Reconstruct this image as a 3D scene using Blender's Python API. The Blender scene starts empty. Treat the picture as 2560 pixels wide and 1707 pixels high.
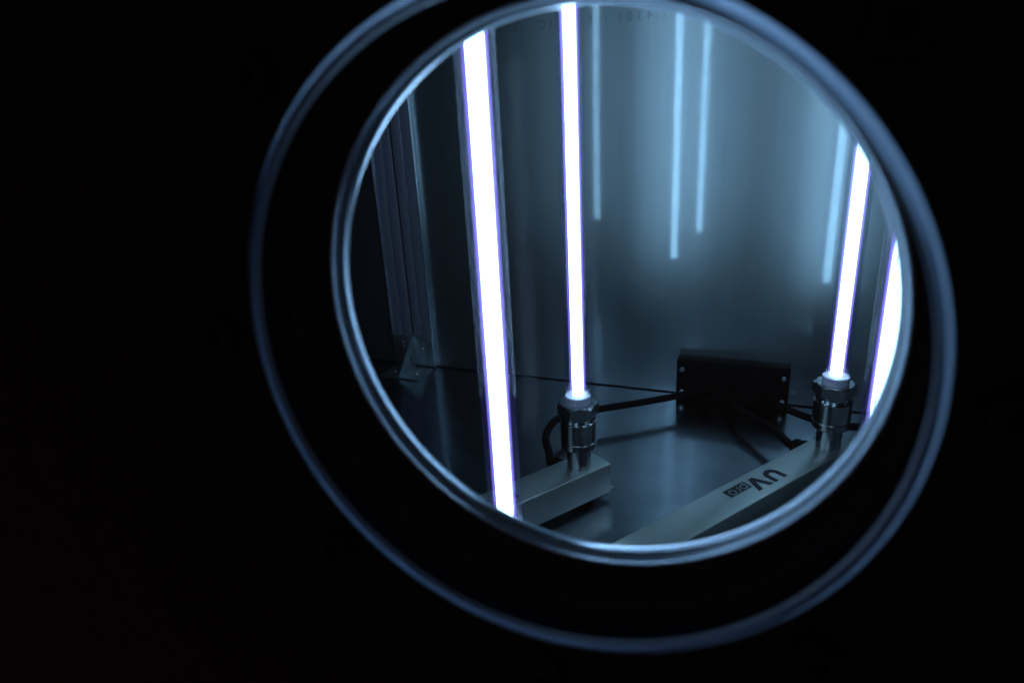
import bpy, bmesh, math, random
from mathutils import Vector, Matrix
random.seed(4)
S = bpy.context.scene
C = S.collection
PI = math.pi

# ------------------------------------------------------------------ camera
AX_X = (0.92662281, 0.37194767, -0.05500086)      # camera right in the place (x along back wall, y into chamber, z up)
AX_Y = (-0.08282223, 0.34460635, 0.93508659)      # camera up
AX_Z = (0.36675692, -0.86191728, 0.35012564)      # camera back
cam_d = bpy.data.cameras.new('camera')
cam = bpy.data.objects.new('camera', cam_d); C.objects.link(cam)
cam.matrix_world = Matrix(((AX_X[0], AX_Y[0], AX_Z[0], 0.0),
                           (AX_X[1], AX_Y[1], AX_Z[1], 0.0),
                           (AX_X[2], AX_Y[2], AX_Z[2], 0.5),
                           (0, 0, 0, 1)))
cam_d.sensor_width = 36.0; cam_d.lens = 1696.47 / 2560 * 36
cam_d.clip_start = 0.01; cam_d.clip_end = 50
cam_d.dof.use_dof = True; cam_d.dof.focus_distance = 0.90; cam_d.dof.aperture_fstop = 6.6
S.camera = cam

# ------------------------------------------------------------------ world: an almost dark room outside the chamber
wd = bpy.data.worlds.new('World'); S.world = wd; wd.use_nodes = True
bg = wd.node_tree.nodes['Background']
bg.inputs[0].default_value = (1.0, 0.62, 0.5, 1); bg.inputs[1].default_value = 0.012

vs = S.view_settings
vs.view_transform = 'Standard'; vs.look = 'None'; vs.exposure = 0; vs.gamma = 1; vs.use_curve_mapping = False
cy = S.cycles
cy.use_denoising = True
try: cy.denoiser = 'OPENIMAGEDENOISE'
except Exception: pass
try: cy.denoising_input_passes = 'RGB_ALBEDO_NORMAL'; cy.denoising_prefilter = 'ACCURATE'
except Exception: pass
cy.max_bounces = 20; cy.transmission_bounces = 16; cy.glossy_bounces = 8; cy.diffuse_bounces = 4; cy.transparent_max_bounces = 40
cy.sample_clamp_indirect = 4; cy.sample_clamp_direct = 0; cy.blur_glossy = 0.3
cy.caustics_reflective = True; cy.caustics_refractive = True

LAMP_COL = (0.40, 0.72, 1.0)
LAMP_STR = 10.5

# ------------------------------------------------------------------ materials
def mat(name):
    m = bpy.data.materials.new(name); m.use_nodes = True
    nt = m.node_tree; nt.nodes.clear()
    out = nt.nodes.new('ShaderNodeOutputMaterial')
    return m, nt, out
def N(nt, t, **kw):
    n = nt.nodes.new(t)
    for k, v in kw.items():
        if k.startswith('i_'):
            n.inputs[k[2:].replace('_', ' ')].default_value = v
        else: setattr(n, k, v)
    return n
def noise(nt, scale, vec=None, detail=4, rough=0.55, stretch=None):
    tc = nt.nodes.new('ShaderNodeTexCoord')
    mp = nt.nodes.new('ShaderNodeMapping')
    if stretch: mp.inputs['Scale'].default_value = stretch
    nt.links.new(tc.outputs['Object'], mp.inputs['Vector'])
    n = nt.nodes.new('ShaderNodeTexNoise')
    n.inputs['Scale'].default_value = scale; n.inputs['Detail'].default_value = detail; n.inputs['Roughness'].default_value = rough
    nt.links.new(mp.outputs[0], n.inputs['Vector'])
    return n
def maprange(nt, src, a, b, lo=0.3, hi=0.7):
    r = nt.nodes.new('ShaderNodeMapRange')
    r.inputs['From Min'].default_value = lo; r.inputs['From Max'].default_value = hi
    r.inputs['To Min'].default_value = a; r.inputs['To Max'].default_value = b
    nt.links.new(src, r.inputs['Value']); return r.outputs[0]
def ramp(nt, src, c0, c1, lo=0.3, hi=0.7):
    r = nt.nodes.new('ShaderNodeValToRGB')
    r.color_ramp.elements[0].position = lo; r.color_ramp.elements[1].position = hi
    r.color_ramp.elements[0].color = (*c0, 1); r.color_ramp.elements[1].color = (*c1, 1)
    nt.links.new(src, r.inputs[0]); return r.outputs[0]
def principled(name, col, rough=0.4, metal=0.0, col2=None, nscale=40, r2=None, bump=0.0, bscale=200, stretch=None, spec=0.5, coat=0):
    m, nt, out = mat(name)
    p = N(nt, 'ShaderNodeBsdfPrincipled'); nt.links.new(p.outputs[0], out.inputs[0])
    p.inputs['Base Color'].default_value = (*col, 1); p.inputs['Roughness'].default_value = rough
    p.inputs['Metallic'].default_value = metal; p.inputs['Specular IOR Level'].default_value = spec
    p.inputs['Coat Weight'].default_value = coat
    n = noise(nt, nscale, stretch=stretch)
    if col2: nt.links.new(ramp(nt, n.outputs[0], col, col2), p.inputs['Base Color'])
    if r2 is not None: nt.links.new(maprange(nt, n.outputs[0], rough, r2), p.inputs['Roughness'])
    if bump:
        nb = noise(nt, bscale, detail=3, stretch=stretch)
        b = N(nt, 'ShaderNodeBump'); b.inputs['Strength'].default_value = bump; b.inputs['Distance'].default_value = 0.001
        nt.links.new(nb.outputs[0], b.inputs['Height']); nt.links.new(b.outputs[0], p.inputs['Normal'])
    return m
def sheet_steel(name, col, r_sharp, r_wide, mix, wave=0.02, grain=(1, 1, 1), tail=0.3):
    """rolled stainless sheet: a fairly clear reflection plus a wide satin haze of the rolling grain"""
    m, nt, out = mat(name)
    a = N(nt, 'ShaderNodeBsdfAnisotropic', distribution='GGX'); b = N(nt, 'ShaderNodeBsdfAnisotropic', distribution='BECKMANN')
    cn = noise(nt, 5.0, detail=6, rough=0.6)
    c0 = ramp(nt, cn.outputs[0], tuple(x * 0.90 for x in col), col)
    sn = noise(nt, 9.0, detail=5, rough=0.65, stretch=(1.6, 1.6, 0.05))     # faint rolling streaks
    sr = ramp(nt, sn.outputs[0], (0.80, 0.81, 0.82), (1, 1, 1))
    cm = N(nt, 'ShaderNodeMix', data_type='RGBA', blend_type='MULTIPLY'); cm.inputs['Factor'].default_value = 1.0
    nt.links.new(c0, cm.inputs[6]); nt.links.new(sr, cm.inputs[7]); c = cm.outputs[2]
    gn = noise(nt, 260.0, detail=2, stretch=grain)
    for q, r in ((a, r_sharp), (b, r_wide)):
        nt.links.new(c, q.inputs['Color'])
        nt.links.new(maprange(nt, gn.outputs[0], r * 0.97, r * 1.03), q.inputs['Roughness'])
    wv = noise(nt, 2.2, detail=2, stretch=(1, 1, 0.45))
    bp = N(nt, 'ShaderNodeBump'); bp.inputs['Strength'].default_value = 1.0; bp.inputs['Distance'].default_value = wave
    nt.links.new(wv.outputs[0], bp.inputs['Height'])
    for q in (a, b): nt.links.new(bp.outputs[0], q.inputs['Normal'])
    # the grain also throws a little light far off the mirror angle
    c3 = N(nt, 'ShaderNodeBsdfAnisotropic', distribution='GGX'); c3.inputs['Roughness'].default_value = min(0.6, r_wide * 1.4)
    nt.links.new(c, c3.inputs['Color']); nt.links.new(bp.outputs[0], c3.inputs['Normal'])
    m0 = N(nt, 'ShaderNodeMixShader'); m0.inputs[0].default_value = tail
    nt.links.new(b.outputs[0], m0.inputs[1]); nt.links.new(c3.outputs[0], m0.inputs[2])
    mx = N(nt, 'ShaderNodeMixShader'); mx.inputs[0].default_value = mix
    nt.links.new(a.outputs[0], mx.inputs[1]); nt.links.new(m0.outputs[0], mx.inputs[2])
    nt.links.new(mx.outputs[0], out.inputs[0])
    return m

M = {}
M['wall_steel'] = sheet_steel('rolled_steel_wall', (0.48, 0.565, 0.585), 0.062, 0.345, 0.865, wave=0.0006, tail=0.50)
M['floor_steel'] = sheet_steel('rolled_steel_floor', (0.40, 0.44, 0.48), 0.12, 0.30, 0.45, wave=0.0004, tail=0.12)
M['side_steel'] = sheet_steel('polished_side_steel', (0.24, 0.26, 0.28), 0.045, 0.16, 0.10, wave=0.0002)
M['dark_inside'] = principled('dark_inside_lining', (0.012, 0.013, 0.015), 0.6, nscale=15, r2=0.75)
M['black_paint'] = principled('black_paint', (0.030, 0.026, 0.025), 0.55, nscale=90, r2=0.65, bump=0.15, bscale=700)
M['black_rubber'] = principled('black_rubber', (0.0026, 0.0028, 0.0050), 0.85, nscale=60, r2=0.9, spec=0.0)
M['black_plastic'] = principled('black_plastic', (0.0035, 0.0035, 0.0055), 0.5, nscale=120, r2=0.6, bump=0.1, bscale=900, spec=0.10)
M['cable_black'] = principled('cable_sheath', (0.004, 0.004, 0.006), 0.6, nscale=60, r2=0.75, spec=0.12)
M['rail_grey'] = principled('rail_satin_anodised', (0.56, 0.60, 0.57), 0.31, metal=0.80, col2=(0.62, 0.65, 0.62), nscale=14, r2=0.38)
M['print_pale'] = principled('pale_print', (0.40, 0.44, 0.44), 0.5, nscale=200, r2=0.55)
M['print_ink'] = principled('print_ink', (0.012, 0.016, 0.024), 0.5, nscale=200, r2=0.6)
M['wall_ink'] = principled('faint_wall_print', (0.27, 0.31, 0.33), 0.30, metal=1.0, nscale=300, r2=0.4)
M['turned_steel'] = principled('turned_stainless', (0.42, 0.45, 0.47), 0.15, metal=1.0, nscale=30, r2=0.24, bump=0.05, bscale=500, stretch=(1, 1, 14))
M['nut_steel'] = principled('hex_nut_steel', (0.52, 0.56, 0.58), 0.24, metal=1.0, nscale=50, r2=0.32)
M['alu'] = principled('anodised_aluminium', (0.32, 0.33, 0.42), 0.32, metal=0.5, nscale=60, r2=0.42, stretch=(6, 6, 0.4))
M['alu_highlight'] = principled('aluminium_edge_highlight', (0.82, 0.86, 0.90), 0.20, metal=1.0, nscale=60, r2=0.28)  # edge highlights put into the colour, paler than the post faces
M['ring_bead'] = principled('ring_bead_steel', (0.66, 0.75, 0.90), 0.18, metal=1.0, nscale=40, r2=0.25)
M['ring_rough'] = principled('bead_blasted_ring_steel', (0.30, 0.36, 0.42), 0.42, metal=1.0, nscale=40, r2=0.5)
M['zinc'] = principled('zinc_plated_steel', (0.40, 0.47, 0.50), 0.34, metal=0.92, col2=(0.46, 0.52, 0.54), nscale=40, r2=0.45)
M['screw'] = principled('screw_steel', (0.6, 0.62, 0.64), 0.25, metal=1.0, nscale=80, r2=0.35)
M['ceramic'] = principled('white_ceramic', (0.50, 0.46, 0.58), 0.45, nscale=60, r2=0.55)
M['bolt_black'] = principled('blackened_bolt', (0.03, 0.025, 0.024), 0.45, nscale=80, r2=0.55)

def thin_glass(nt, ior, tint, rough):
    # clear wall of glass: passes light straight on, mirrors by Fresnel (the same from both sides)
    t_ = N(nt, 'ShaderNodeBsdfTransparent'); t_.inputs[0].default_value = tint
    g = N(nt, 'ShaderNodeBsdfGlossy'); g.inputs['Roughness'].default_value = rough
    ge = N(nt, 'ShaderNodeNewGeometry')
    io = N(nt, 'ShaderNodeMapRange'); io.inputs['To Min'].default_value = ior; io.inputs['To Max'].default_value = 1.0 / ior
    nt.links.new(ge.outputs['Backfacing'], io.inputs['Value'])
    f = N(nt, 'ShaderNodeFresnel'); nt.links.new(io.outputs[0], f.inputs['IOR'])
    mx = N(nt, 'ShaderNodeMixShader')
    nt.links.new(f.outputs[0], mx.inputs[0]); nt.links.new(t_.outputs[0], mx.inputs[1]); nt.links.new(g.outputs[0], mx.inputs[2])
    return mx
def glass_mat():
    m, nt, out = mat('porthole_glass')
    mx = thin_glass(nt, 1.5, (0.985, 0.995, 0.99, 1), 0.0)
    nt.links.new(mx.outputs[0], out.inputs[0]); return m
M['glass'] = glass_mat()
def ground_glass_mat():
    m, nt, out = mat('ground_glass_edge')
    g = N(nt, 'ShaderNodeBsdfGlass'); g.inputs['IOR'].default_value = 1.5
    g.inputs['Color'].default_value = (0.80, 0.86, 0.98, 1)
    n = noise(nt, 120.0, detail=2)
    nt.links.new(maprange(nt, n.outputs[0], 0.36, 0.44), g.inputs['Roughness'])
    nt.links.new(g.outputs[0], out.inputs[0]); return m
M['ground_glass'] = ground_glass_mat()
M['ring_steel'] = principled('retaining_ring_steel', (0.64, 0.74, 0.90), 0.15, metal=1.0, nscale=40, r2=0.22)
def quartz_mat():
    # thin quartz tube wall: lets light through, mirrors by Fresnel, scatters a trace of violet
    m, nt, out = mat('quartz_sleeve')
    mx = thin_glass(nt, 1.6, (0.985, 0.99, 0.995, 1), 0.008)
    tr = N(nt, 'ShaderNodeBsdfTranslucent'); tr.inputs[0].default_value = (0.30, 0.16, 0.8, 1)
    m2 = N(nt, 'ShaderNodeMixShader'); m2.inputs[0].default_value = 0.004
    nt.links.new(mx.outputs[0], m2.inputs[1]); nt.links.new(tr.outputs[0], m2.inputs[2])
    nt.links.new(m2.outputs[0], out.inputs[0]); return m
M['quartz'] = quartz_mat()
def emit_mat(name, col, strength, clear=False):
    m, nt, out = mat(name)
    e = N(nt, 'ShaderNodeEmission'); e.inputs[0].default_value = (*col, 1); e.inputs[1].default_value = strength
    if clear:
        t = N(nt, 'ShaderNodeBsdfTransparent'); a = N(nt, 'ShaderNodeAddShader')
        nt.links.new(e.outputs[0], a.inputs[0]); nt.links.new(t.outputs[0], a.inputs[1]); nt.links.new(a.outputs[0], out.inputs[0])
        m.cycles.emission_sampling = 'NONE'
    else:
        nt.links.new(e.outputs[0], out.inputs[0]); m.cycles.emission_sampling = 'FRONT'
    return m
M['discharge'] = emit_mat('glowing_discharge', LAMP_COL, LAMP_STR)
M['lavender_falloff'] = emit_mat('lavender_falloff_glow', (0.62, 0.60, 1.0), 0.26, clear=True)  # soft falloff of the tube's glow, made as an added emissive shell
M['violet_fringe'] = emit_mat('violet_fringe_glow', (0.24, 0.17, 1.0), 0.5, clear=True)  # violet lens fringe round the tube, made as an added emissive shell

# ------------------------------------------------------------------ mesh helpers
def obj(name, bm, m, parent=None, smooth=None, loc=None):
    me = bpy.data.meshes.new(name); bm.to_mesh(me); bm.free()
    if isinstance(m, (list, tuple)):
        for q in m: me.materials.append(q)
    else: me.materials.append(m)
    o = bpy.data.objects.new(name, me); C.objects.link(o)
    if parent: o.parent = parent
    if loc: o.location = loc
    if smooth is not None:
        me.polygons.foreach_set('use_smooth', [True] * len(me.polygons))
        me.set_sharp_from_angle(angle=math.radians(smooth))
    return o
def tag(o, label, cat, group=None):
    o['label'] = label; o['category'] = cat
    if group: o['group'] = group
    return o
def struct(name, bm, m, parent=None, smooth=None):
    o = obj(name, bm, m, parent, smooth)
    if parent is None: o['kind'] = 'structure'
    return o
def empty(name, loc, rz=0.0):
    o = bpy.data.objects.new(name, None); C.objects.link(o)
    o.location = loc; o.rotation_euler = (0, 0, rz); o.empty_display_size = 0.05
    return o
def box(bm, x0, x1, y0, y1, z0, z1, bev=0.0, seg=2):
    r = bmesh.ops.create_cube(bm, size=1.0)
    vs_ = r['verts']
    for v in vs_:
        v.co = Vector((x0 + (v.co.x + .5) * (x1 - x0), y0 + (v.co.y + .5) * (y1 - y0), z0 + (v.co.z + .5) * (z1 - z0)))
    if bev:
        es = list({e for v in vs_ for e in v.link_edges})
        bmesh.ops.bevel(bm, geom=es, offset=bev, segments=seg, profile=0.5, affect='EDGES')
    return bm
def newbox(*a, **k): return box(bmesh.new(), *a, **k)
def lathe(prof, seg=48, bm=None, axis='Z', mats=None, closed=False):
    """prof = [(r, h), ...] turned about Z (or about Y with h along +y)"""
    bm = bm or bmesh.new(); rings = []
    for r, h in prof:
        if r < 1e-7:
            co = (0, 0, h) if axis == 'Z' else (0, h, 0)
            rings.append([bm.verts.new(co)])
        else:
            ring = []
            for k in range(seg):
                a = 2 * PI * k / seg
                co = (r * math.cos(a), r * math.sin(a), h) if axis == 'Z' else (r * math.cos(a), h, r * math.sin(a))
                ring.append(bm.verts.new(co))
            rings.append(ring)
    n = len(rings); rng = range(n if closed else n - 1)
    for i in rng:
        A, B = rings[i], rings[(i + 1) % n]
        for k in range(seg):
            k2 = (k + 1) % seg
            if len(A) == 1 and len(B) == 1: continue
            if len(A) == 1: vs_ = [A[0], B[k2], B[k]]
            elif len(B) == 1: vs_ = [A[k], A[k2], B[0]]
            else: vs_ = [A[k], A[k2], B[k2], B[k]]
            f = bm.faces.new(vs_)
            if mats: f.material_index = mats[i]
    bmesh.ops.recalc_face_normals(bm, faces=bm.faces)
    return bm
def catmull(pts, sub=10):
    P = [Vector(p) for p in pts]; P = [P[0] * 2 - P[1]] + P + [P[-1] * 2 - P[-2]]
    out = []
    for i in range(1, len(P) - 2):
        p0, p1, p2, p3 = P[i - 1:i + 3]
        for k in range(sub):
            t = k / sub
            out.append(0.5 * ((2 * p1) + (p2 - p0) * t + (2 * p0 - 5 * p1 + 4 * p2 - p3) * t * t + (3 * p1 - p0 - 3 * p2 + p3) * t ** 3))
    out.append(P[-2]); return out
def tube(pts, r, seg=14, bm=None):
    bm = bm or bmesh.new(); prev = None; rings = []
    t0 = (pts[1] - pts[0]).normalized()
    n = t0.orthogonal().normalized()
    for i, p in enumerate(pts):
        t = (pts[min(i + 1, len(pts) - 1)] - pts[max(i - 1, 0)]).normalized()
        n = (n - t * n.dot(t)).normalized(); b = t.cross(n)
        rings.append([bm.verts.new(p + r * (math.cos(2 * PI * k / seg) * n + math.sin(2 * PI * k / seg) * b)) for k in range(seg)])
    for A, B in zip(rings, rings[1:]):
        for k in range(seg): bm.faces.new((A[k], A[(k + 1) % seg], B[(k + 1) % seg], B[k]))
    bm.faces.new(rings[0]); bm.faces.new(rings[-1])
    bmesh.ops.recalc_face_normals(bm, faces=bm.faces)
    return bm

# ------------------------------------------------------------------ chamber
XL, XR = -1.50, 0.80
XJ = -0.6570        # joint between the two chamber sections
YW = 1.066          # back wall face
YF = 0.238          # inner face of the front wall
ZT = 1.05
GAP = 0.0023         # joint between wall sheet and floor sheet
struct('floor', newbox(XJ + .0008, XR + .01, YF - .01, YW + .0055, -0.006, 0.0), M['floor_steel'])
struct('floor', newbox(XL - .01, XJ - .0008, YF - .01, YW + .0055, -0.006, -0.0004), M['floor_steel'])
wb = struct('wall_back', newbox(XJ + .0006, XR + .01, YW, YW + 0.004, GAP, ZT), M['wall_steel'])
obj('joint_light_block', newbox(XL - .01, XR + .01, YW + .0012, YW + .0042, .0002, GAP - .0001), M['black_rubber'], wb)  # added black strip, keeps outside light from leaking through the joint
struct('wall_back', newbox(XL - .01, XJ - .0006, YW, YW + 0.004, GAP, ZT), M['wall_steel'])
struct('wall_left', newbox(XL - 0.004, XL, YF, YW - 0.0005, .0003, ZT), M['dark_inside'])
struct('wall_right', newbox(XR, XR + 0.004, YF, YW - 0.0005, .0003, ZT), M['side_steel'])
struct('ceiling', newbox(XL - .01, XR + .01, YF - .01, YW + .01, ZT, ZT + .004), M['dark_inside'])

# round opening in the front wall
CX, CZ = -0.0721, 0.5 - 0.0829       # axis of the porthole
def plate_with_hole(x0, x1, z0, z1, y0, y1, r, seg=96):
    bm = bmesh.new()
    outer = []
    for k in range(seg):
        a = 2 * PI * k / seg; c, s = math.cos(a), math.sin(a)
        tx = ((x1 - CX) if c > 0 else (x0 - CX)) / c if abs(c) > 1e-9 else 1e9
        tz = ((z1 - CZ) if s > 0 else (z0 - CZ)) / s if abs(s) > 1e-9 else 1e9
        t = min(tx, tz); outer.append((CX + t * c, CZ + t * s))
    loops = []
    for y in (y0, y1):
        loops.append(([bm.verts.new((CX + r * math.cos(2 * PI * k / seg), y, CZ + r * math.sin(2 * PI * k / seg))) for k in range(seg)],
                      [bm.verts.new((p[0], y, p[1])) for p in outer]))
    (i0, o0), (i1, o1) = loops
    for k in range(seg):
        j = (k + 1) % seg
        bm.faces.new((i0[k], i0[j], o0[j], o0[k])); bm.faces.new((i1[k], o1[k], o1[j], i1[j]))
        bm.faces.new((i0[k], i1[k], i1[j], i0[j])); bm.faces.new((o0[k], o0[j], o1[j], o1[k]))
    bmesh.ops.recalc_face_normals(bm, faces=bm.faces)
    return bm
R_FAR, R_NEAR = 0.1102, 0.1150
Y_FAR, T_FAR = 0.2255, 0.0060       # front face, thickness of the inner pane
Y_NEAR, T_NEAR = 0.1900, 0.0060
struct('wall_front', plate_with_hole(XL - .01, XR + .01, -0.03, ZT, YF - 0.012, YF, R_FAR + 0.002), M['dark_inside'])
struct('door_panel', plate_with_hole(-1.6, 1.5, -0.9, 1.6, Y_NEAR + 0.015, YF - 0.0145, R_NEAR + 0.008), M['black_paint'])

# flange round the porthole, with its bolts
fl = empty('porthole_flange', (CX, Y_NEAR, CZ))
tag(fl, 'black round flange with bolts framing the glass porthole', 'flange')
f0 = -0.0030
RO = 0.1136          # outer radius of the glass rim
obj('flange_ring', lathe([(0.1155, 0.0120), (0.1155, -.0008), (RO + .0003, -.0010), (RO + .0003, f0 + .0006), (RO + .0009, f0), (0.1465, f0), (0.1490, f0 + .0025), (0.1490, 0.0148), (0.1155, 0.0148)], 160, axis='Y', closed=True), M['black_paint'], fl, 35)
for k in range(8):
    a = math.radians(45 * k)
    b = obj('bolt', lathe([(0, f0 - .0012), (.0026, f0 - .0012), (.0032, f0 - .0048), (.0062, f0 - .0052), (.0070, f0 - .0044), (.0070, f0 - .0004), (.0070, f0 + .0005)], 24, axis='Y'), M['bolt_black'], fl, 30)
    b.location = (0.1290 * math.cos(a), 0, 0.1290 * math.sin(a))
# ground glass rim standing proud of the outer pane: flat back, rounded outer front edge
fr = 0.0034
lip = [(RO - .0038, -.0006), (RO - .0038, -.0041), (RO - .0035, -.0045)]
for k in range(13):
    a = PI / 2 * k / 12
    lip.append((RO - fr + fr * math.sin(a), -.0012 - fr * math.cos(a)))
lip += [(RO, -.0006)]
obj('glass_rim', lathe(lip, 220, axis='Y', closed=True), M['ground_glass'], fl, 50)
sp = obj('spacer_ring', lathe([(R_NEAR - .0001, Y_NEAR + T_NEAR + .0006), (R_FAR + .0008, Y_NEAR + T_NEAR + .0240), (R_FAR + .0008, Y_FAR + T_FAR), (R_FAR + .0020, Y_FAR + T_FAR), (R_FAR + .0020, Y_NEAR + T_NEAR + .0110), (R_NEAR + .0060, Y_NEAR + T_NEAR + .0108), (R_NEAR + .0060, Y_NEAR + T_NEAR + .0092), (R_NEAR + .0006, Y_NEAR + T_NEAR + .0090), (R_NEAR + .0006, Y_NEAR + T_NEAR + .0006)], 160, axis='Y', closed=True), M['black_rubber'], None, 35)
sp.location = (CX, 0, CZ)
tag(sp, 'black bore ring between the two glass panes of the porthole', 'seal')
def pane(name, R, y, t, label):
    prof = [(0, 0), (R, 0), (R, t), (0, t)]
    o = obj(name, lathe(prof, 160, axis='Y', mats=[0, 1, 0]), [M['glass'], M['black_rubber']])
    o.location = (CX, y, CZ)
    return tag(o, label, 'window pane', 'glass panes of the porthole')
pane('window_pane', R_FAR, Y_FAR, T_FAR, 'inner round glass pane in front of the sharp bright steel ring')
pane('window_pane', R_NEAR - .0012, Y_NEAR, T_NEAR, 'outer round glass pane inside the large blurred ring')
yr = Y_FAR + T_FAR + .0004
def bead(rc, yc, r, a0, a1, n=8): return [(rc - r * math.cos(math.radians(a0 + (a1 - a0) * k / n)), yc + r * math.sin(math.radians(a0 + (a1 - a0) * k / n))) for k in range(n + 1)]
rp = [(R_FAR + .0019, yr)] + bead(R_FAR - .0002, yr + .0011, .0010, -90, 50) + [(R_FAR - .0008, yr + .0023), (R_FAR - .0014, yr + .0032)] \
   + bead(R_FAR - .0006, yr + .0070, .0024, -50, 0, 10) + [(R_FAR - .0030, yr + .0096), (R_FAR - .0029, yr + .0098), (R_FAR + .0019, yr + .0098)]
rr_ = obj('retaining_ring', lathe(rp, 220, axis='Y', closed=True, mats=[1] * 11 + [2] * 2 + [0] * 20), [M['ring_steel'], M['ring_bead'], M['ring_rough']], None, 50)
rr_.location = (CX, 0, CZ)
tag(rr_, 'grooved satin steel ring catching the lamp light around the clear opening', 'ring')

# ------------------------------------------------------------------ rails and lamps
ANG = math.radians(56.0)
U = Vector((math.cos(ANG), math.sin(ANG), 0)); V = Vector((math.sin(ANG), -math.cos(ANG), 0))
def on_rail(a, p, z=0.0): return U * a + V * p + Vector((0, 0, z))
RAIL_T, RAIL_B, RAIL_W = 0.050, 0.0085, 0.0450
SPAN = 0.4873

def ribbon(bm, pts, w, z, closed=False):
    n = len(pts); L = []; Rr = []
    for i, p in enumerate(pts):
        a = Vector(pts[(i - 1) % n]) if (closed or i > 0) else Vector(p)
        b = Vector(pts[(i + 1) % n]) if (closed or i < n - 1) else Vector(p)
        d = (b - a).normalized(); q = Vector((-d.y, d.x))
        L.append(bm.verts.new((p[0] + q.x * w / 2, p[1] + q.y * w / 2, z))); Rr.append(bm.verts.new((p[0] - q.x * w / 2, p[1] - q.y * w / 2, z)))
    for i in range(n if closed else n - 1):
        j = (i + 1) % n; bm.faces.new((L[i], L[j], Rr[j], Rr[i]))
def poly(bm, pts, z): bm.faces.new([bm.verts.new((x, y, z)) for x, y in pts])
def arc(cx, cy_, r, a0, a1, n=16): return [(cx + r * math.cos(math.radians(a0 + (a1 - a0) * k / n)), cy_ + r * math.sin(math.radians(a0 + (a1 - a0) * k / n))) for k in range(n + 1)]
# the print, read from the far side: letter x runs from the lamp end, letter y up; metres. U V in bold, pro in a dark box
LH, LW, LR = 0.0232, 0.0066, 0.0083
def piece_u(bm, z):
    ribbon(bm, [(LW / 2, LH), (LW / 2, LR + LW / 2)] + arc(LW / 2 + LR, LR + LW / 2, LR, 180, 360, 20)[1:-1] + [(LW / 2 + 2 * LR, LR + LW / 2), (LW / 2 + 2 * LR, LH)], LW, z)
def piece_v(bm, z):
    vx = 0.0258
    poly(bm, [(vx, LH), (vx + .0070, LH), (vx + .0141, .0085), (vx + .0202, LH), (vx + .0271, LH), (vx + .0175, 0.0), (vx + .0104, 0.0)], z)
def piece_box(bm, z): poly(bm, [(.0515, -.0012), (.0878, -.0012), (.0878, .0126), (.0515, .0126)], z)
LX, LY, LT = 0.0517, 0.0067, 0.0013
def piece_p(bm, z):
    ribbon(bm, arc(LX + .0080, LY, .0040, 0, 345, 23), LT, z, closed=True)
def piece_stem(bm, z): ribbon(bm, [(LX + .0038, LY + .0040), (LX + .0038, -.0012)], LT, z)
def piece_r(bm, z): ribbon(bm, [(LX + .0158, LY - .0042), (LX + .0158, LY + .001)] + arc(LX + .0188, LY + .001, .0030, 180, 95, 8)[1:], LT, z)
def piece_o(bm, z): ribbon(bm, arc(LX + .0272, LY, .0042, 0, 345, 23), LT, z, closed=True)
PRINT = [(piece_u, 'print_ink', .00025, 'printed_letter'), (piece_v, 'print_ink', .00025, 'printed_letter'), (piece_box, 'print_ink', .00025, 'printed_box'),
         (piece_p, 'print_pale', .0005, 'printed_letter'), (piece_stem, 'print_pale', .00055, 'printed_letter_stem'), (piece_r, 'print_pale', .0005, 'printed_letter'), (piece_o, 'print_pale', .0005, 'printed_letter')]

def make_rail(p, lamp_a, label, two_ends=True):
    """mounting rail along U at perpendicular offset p; lamp_a = positions of lamps along it"""
    a0, a1 = min(lamp_a) - 0.040, max(lamp_a) + 0.0335
    r = empty('mounting_rail', on_rail((a0 + a1) / 2, p), ANG)
    tag(r, label, 'rail', 'pale grey lamp rails')
    h = (a1 - a0) / 2
    w = RAIL_W / 2
    bm = newbox(-h, h, -w, w, RAIL_B, RAIL_T, bev=0.0016, seg=3)
    obj('rail_body', bm, M['rail_grey'], r, 40)
    # foot tabs at both ends
    for s in (-1, 1):
        x0, x1 = sorted((s * (h - .012), s * (h + .017)))
        obj('foot_tab', newbox(x0, x1, -.011, .011, 0.0002, 0.0022, bev=.0006), M['zinc'], r, 40)
        obj('foot_spacer', newbox(s * (h - .03) - .009, s * (h - .03) + .009, -.012, .012, 0.0023, RAIL_B - .0003, bev=.0005), M['black_rubber'], r, 40)
    mid = (a0 + a1) / 2
    # printed lettering: starts 0.0986 before the lamp, read from the far side
    la = max(lamp_a)
    for fn, mm, dz, nm in PRINT:
        bm = bmesh.new(); fn(bm, RAIL_T + dz)
        for v in bm.verts:
            v.co = Vector((la - 0.0986 - mid - v.co.x, 0.0118 - v.co.y, v.co.z))
        bmesh.ops.recalc_face_normals(bm, faces=bm.faces)
        for f in bm.faces:
            if f.normal.z < 0: f.normal_flip()
        obj(nm, bm, M[mm], r)
    # cable gland at the back side
    ga = la - 0.010 - mid
    bm = lathe([(0, .000), (.0125, .0), (.0125, .007), (.0105, .008), (.0105, .017), (.0075, .021), (.0055, .0215), (0, .0215)], 6, axis='Y')
    g = obj('cable_gland', bm, M['black_plastic'], r, 20)
    g.location = (ga, w + .0002, 0.036)
    return r

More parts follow.
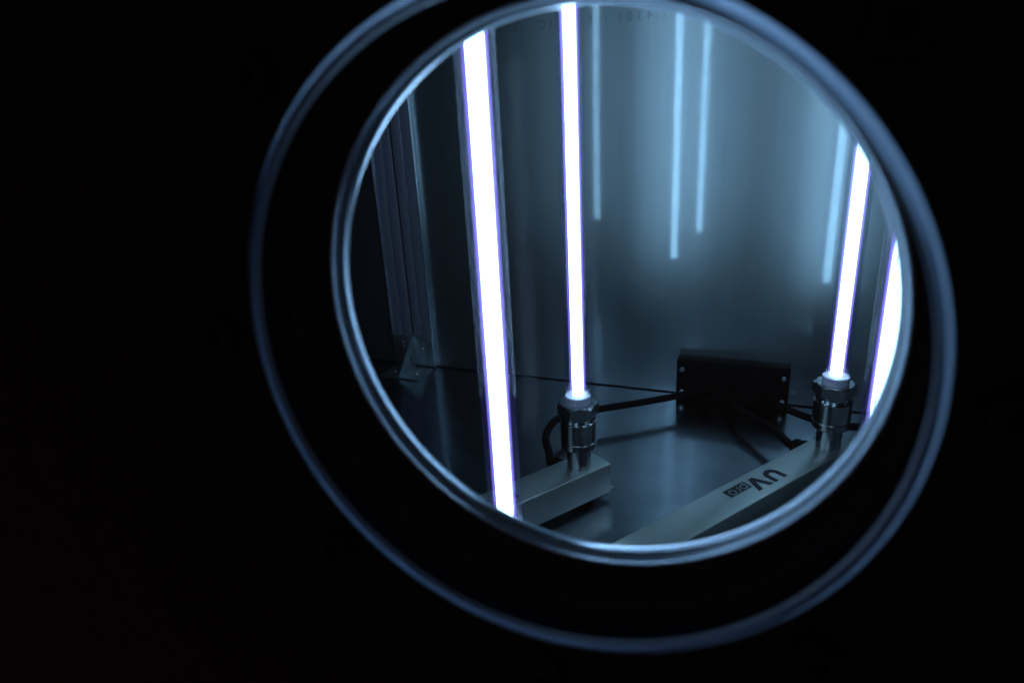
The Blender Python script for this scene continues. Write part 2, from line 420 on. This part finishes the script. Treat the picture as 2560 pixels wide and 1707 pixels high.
GLOW = 0.101          # height of the ceramic collar above the rail
def hex_nut(r_flat, z0, z1, ch=0.0022):
    bm = bmesh.new(); R = r_flat / math.cos(PI / 6)
    ringdefs = [(0.0, z0), (1, z0), (2, z1), (0.0, z1)]
    # a hexagonal prism intersected by a turned cone: chamfer follows the corners
    seg = 72; rings = []
    def rr(a):  # hexagon radius at angle
        a = (a + PI / 6) % (PI / 3) - PI / 6
        return r_flat / math.cos(a)
    def ring(f, z):
        return [bm.verts.new((f(2 * PI * k / seg) * math.cos(2 * PI * k / seg), f(2 * PI * k / seg) * math.sin(2 * PI * k / seg), z if not callable(z) else z(2 * PI * k / seg))) for k in range(seg)]
    slope = 0.62
    def top(a): return z1 - max(0.0, (rr(a) - r_flat * 0.985)) * slope - 0.0006
    def bot(a): return z0 + max(0.0, (rr(a) - r_flat * 0.985)) * slope + 0.0006
    inner = 0.0146
    rings = [ring(lambda a: inner, z0), ring(lambda a: r_flat * 0.975, z0), ring(rr, bot), ring(rr, top), ring(lambda a: r_flat * 0.975, z1), ring(lambda a: inner, z1)]
    for A, B in zip(rings, rings[1:]):
        for k in range(seg): bm.faces.new((A[k], A[(k + 1) % seg], B[(k + 1) % seg], B[k]))
    bmesh.ops.recalc_face_normals(bm, faces=bm.faces)
    return bm
LAMP_TOP = 0.74
def make_lamp(a, p, label, lean=(0.0, 0.0), nut=0.0):
    pos = on_rail(a, p, RAIL_T + .0002)
    L = empty('ultraviolet_lamp', pos)
    tag(L, label, 'lamp', 'glowing ultraviolet lamps')
    sh = obj('shank', lathe([(0, 0.0), (.0150, 0.0), (.0150, .0275), (0, .0275)], 48), M['turned_steel'], L, 30)
    bd = lathe([(0, .0277), (.0205, .0277), (.0222, .0292), (.0222, .0370), (.0214, .0378), (.0214, .0390), (.0222, .0398), (.0222, .0640), (.0214, .0648), (.0207, .0654), (.0205, .0660), (.0207, .0666), (.0205, .0672), (.0207, .0678), (.0205, .0684), (.0207, .0690), (.0205, .0696), (.0206, .0702), (.0206, .0720), (0, .0722)], 64)
    obj('socket_body', bd, M['turned_steel'], L, 30)
    nt_ = obj('hex_nut', hex_nut(.0222, .0724, .0880), M['nut_steel'], L, 24); nt_.rotation_euler = (0, 0, nut)
    obj('ceramic_collar', lathe([(0, .0870), (.0154, .0870), (.0158, .0880), (.0158, .0965), (.0150, .0973), (0, .0973)], 48), M['ceramic'], L, 30)
    rs, th = 0.01425, 0.0015
    zt = LAMP_TOP
    bm = lathe([(rs, .0974), (rs, zt)], 64)
    slv = obj('quartz_sleeve', bm, M['quartz'], L, 40)
    bm = lathe([(rs - th, .0975), (rs - th, zt)], 64)
    obj('inner_wall', bm, M['quartz'], slv, 40)
    # the discharge tube leans slightly inside the sleeve
    dx, dy = lean
    zb, ztp = .0985, zt - .03
    def leaned(prof, seg=32):
        b = lathe(prof, seg)
        for v in b.verts:
            t = (v.co.z - zb) / (ztp - zb)
            v.co.x += dx * (t - .3); v.co.y += dy * (t - .3)
        return b
    k = 14
    zs = [zb + (ztp - zb) * i / k for i in range(k + 1)]
    tb = obj('discharge_tube', leaned([(0, zb)] + [(.0066, z) for z in zs] + [(0, ztp)]), M['discharge'], L, 40)
    obj('violet_fringe', leaned([(.0093, z) for z in zs]), M['violet_fringe'], tb, 40)
    obj('lavender_falloff', leaned([(.0079, z) for z in zs]), M['lavender_falloff'], tb, 40)
    wr = [Vector((-.0050 + dx * ((z - zb) / (ztp - zb) - .3) + .0008 * math.sin(z * 9 + a * 20), -.0073 + dy * ((z - zb) / (ztp - zb) - .3), z)) for z in [zb + (ztp - zb) * i / 40 for i in range(41)]]
    obj('lead_wire', tube(wr, .00030, 6), M['print_ink'], tb, 60)
    return L

P1, P2, P3 = -0.585, -0.421, -0.257
A1, A2, A3, A4 = 0.2563, 0.4694, 0.7436, 0.5262
make_rail(P2, [A1, A3], 'pale grey lamp rail with dark printed lettering, crossing the lower right floor')
make_rail(P1, [A2 - SPAN, A2], 'pale grey lamp rail under the middle lamp, its end short of the black box')
make_rail(P3, [A4, A4 + SPAN], 'pale grey lamp rail under the far right lamp, behind the porthole rim')
make_lamp(A1, P2, 'large bright lamp tube nearest the porthole, left of the others', (0.0022, -0.001), 0.3)
make_lamp(A2, P1, 'middle glowing lamp tube on the short visible rail left of the black box', (-0.0012, 0.0006), 0.95)
make_lamp(A3, P2, 'glowing lamp tube right of the black box, on the printed rail', (0.001, 0.0005), 0.42)
make_lamp(A4, P3, 'lamp tube at far right cut off by the curved glass edge', (0.0015, 0), 0.1)
make_lamp(A2 - SPAN, P1, 'lamp out of direct view, seen as the left streak mirrored in the back wall', (0.001, 0), 0.1)

# ------------------------------------------------------------------ black junction box
bx0, bx1, by0, bz1 = -0.1535, 0.0180, 1.0420, 0.0720
jb = empty('junction_box', ((bx0 + bx1) / 2, (by0 + YW) / 2, 0))
tag(jb, 'flat black junction box standing on the floor against the back wall', 'junction box')
hw, hd = (bx1 - bx0) / 2, (YW - by0) / 2
obj('box_body', newbox(-hw, hw, -hd + .0060, hd - .0006, .0004, bz1, bev=.0015), M['black_plastic'], jb, 40)
obj('lid', newbox(-hw - .0004, hw + .0004, -hd, -hd + .0055, .0006, bz1 + .0004, bev=.0012), M['black_plastic'], jb, 40)
for sx in (-1, 1):
    for z in (.0150, .0545):
        s = obj('screw', lathe([(0, -.0005), (.0013, -.0005), (.0015, -.0013), (.0034, -.0016), (.0040, -.0010), (.0040, .0)], 20, axis='Y'), M['screw'], jb, 30)
        s.location = (sx * (hw - .0085), -hd, z)

# ------------------------------------------------------------------ cables (px of the fitted view turned into points on the plane of the cable run)
def cable(name, pts, label, r=0.0054):
    P = catmull([Vector(p) for p in pts], 12)
    o = obj(name, tube(P, r, 16), M['cable_black'], None, 60)
    return tag(o, label, 'cable', 'black cables from the junction box')
def rail_gland(a, p): return on_rail(a - 0.010, p - RAIL_W / 2 - .020, 0.036)
CB = [[(-0.2824, 0.7700, 0.0300), (-0.2977, 0.8006, 0.0320), (-0.3029, 0.8406, 0.0320), (-0.2947, 0.8765, 0.0300), (-0.2494, 0.9165, 0.0290), (-0.2008, 0.9503, 0.0290), (-0.1465, 0.9943, 0.0280), (-0.1189, 1.0188, 0.0280), (-0.0950, 1.0450, 0.0260)],
      [(0.0010, 0.9150, 0.0310), (-0.0238, 0.9459, 0.0280), (-0.0579, 0.9859, 0.0280), (-0.0650, 1.0450, 0.0260)],
      [(-0.0150, 1.0450, 0.0250), (0.0043, 1.0030, 0.0280), (0.0352, 0.9764, 0.0290), (0.0668, 0.9584, 0.0300), (0.1075, 0.9549, 0.0300), (0.1432, 0.9663, 0.0300)]]
g1 = rail_gland(A2, P1); g2 = rail_gland(A3, P2)
cable('power_cable', [g1 + V * .004, g1 - V * .006] + CB[0], 'black cable looping behind the middle lamp to the junction box')
cable('power_cable', [g2 + V * .004, g2 - V * .006] + CB[1], 'black cable from the junction box straight to the printed rail')
cable('power_cable', CB[2], 'black cable from the junction box passing behind the right lamp')

# ------------------------------------------------------------------ corner post and bracket at the left
py0 = 1.0585
cp = empty('corner_post', (XJ, YW, GAP))
tag(cp, 'upright grooved aluminium post on the back wall at the dark left side', 'post')
w = 0.0440
for s in (-1, 1):
    def sb(x0, x1, y0, y1, bev): return newbox(*sorted((s * x0, s * x1)), y0, y1, 0, ZT - .03, bev=bev)
    obj('post_face', sb(.0022, .0200, py0 - YW, -.0008, .0005), M['alu'], cp, 40)
    obj('post_bead', sb(.0205, .0213, py0 - YW - .0005, -.0010, .0003), M['alu_highlight'], cp, 40)
    obj('post_face', sb(.0218, w - .0020, py0 - YW, -.0008, .0005), M['alu'], cp, 40)
    obj('post_lip', sb(w - .0014, w, py0 - YW - .0028, -.0008, .0006), M['alu_highlight'], cp, 40)
obj('post_core', newbox(-.0018, .0018, -.0030, -.0010, 0, ZT - .03), M['black_rubber'], cp)
# bracket
br = empty('corner_bracket', (XJ, py0, 0))
tag(br, 'small triangular zinc bracket at the foot of the corner post', 'bracket')
BL = 0.066
bm = bmesh.new()
tri = [(-.0010, .0012), (-.0010, BL), (-.0045, BL), (-BL, .0055), (-BL, .0012)]
hole = [(-.0165, .0205, .0026, .0058)]
# gusset with a slot: outer loop bridged to the slot loop
def gusset(bm, x):
    ol = [bm.verts.new((x, y, z)) for y, z in tri]
    n = 16; il = []
    for k in range(n):
        a = 2 * PI * k / n; cz_ = .0225 + (.0035 if math.sin(a) > 0 else -.0035)
        il.append(bm.verts.new((x, -.0165 + .0026 * math.cos(a), cz_ + .0026 * math.sin(a))))
    es = [bm.edges.new((ol[i], ol[(i + 1) % 5])) for i in range(5)] + [bm.edges.new((il[i], il[(i + 1) % n])) for i in range(n)]
    bmesh.ops.triangle_fill(bm, use_beauty=True, use_dissolve=False, edges=es)
    return ol, il
a_, b_ = gusset(bm, -.0012), gusset(bm, .0012)
for A, B in zip(a_, b_):
    for k in range(len(A)):
        j = (k + 1) % len(A); bm.faces.new((A[k], A[j], B[j], B[k]))
bmesh.ops.recalc_face_normals(bm, faces=bm.faces)
obj('gusset_plate', bm, M['zinc'], br, 30)
for s in (-1, 1):
    x0, x1 = sorted((s * .0014, s * .0420))
    obj('wall_flange', newbox(x0, x1, -.0030, -.0006, .0060, BL - .002, bev=.0005), M['zinc'], br, 30)
    obj('floor_flange', newbox(x0, x1, -BL + .002, -.0070, .0004, .0028, bev=.0005), M['zinc'], br, 30)
    for x, z in ((.0225, .0485), (.0205, .0400)):
        q = obj('screw', lathe([(0, -.0026), (.0022, -.0024), (.0034, -.0010), (.0036, 0)], 16, axis='Y'), M['screw'], br, 40)
        q.location = (s * x, -.0030, z)
    q = obj('slot_screw', lathe([(0, .0022), (.0030, .0016), (.0038, 0)], 16), M['screw'], br, 40); q.location = (s * .0230, -.0380, .0028)

# ------------------------------------------------------------------ faint mill print on the back wall (mirror-read)
wt = empty('wall_lettering', (-0.186, YW - 0.0003, 0.5 + 0.0795))
tag(wt, 'faint mirror-read steel grade print high on the back wall', 'lettering')
dx_ = 0.0
for ch in '1.4301 / EN   1C   S0H':
    adv = {'.': 0.6, '1': 0.85, ' ': 0.75, '/': 0.8}.get(ch, 1.0) * 0.0143
    if ch != ' ':
        cu = bpy.data.curves.new('letter', 'FONT'); cu.body = ch; cu.size = 0.0175
        to = bpy.data.objects.new('letter_curve', cu); C.objects.link(to)
        me = bpy.data.meshes.new_from_object(to.evaluated_get(bpy.context.evaluated_depsgraph_get()))
        bpy.data.objects.remove(to); bpy.data.curves.remove(cu)
        me.materials.clear(); me.materials.append(M['wall_ink'])
        for v in me.vertices:
            x, y, _ = v.co; v.co = (-x - dx_, 0, y)
        lo = bpy.data.objects.new('letter', me); C.objects.link(lo); lo.parent = wt
    dx_ += adv
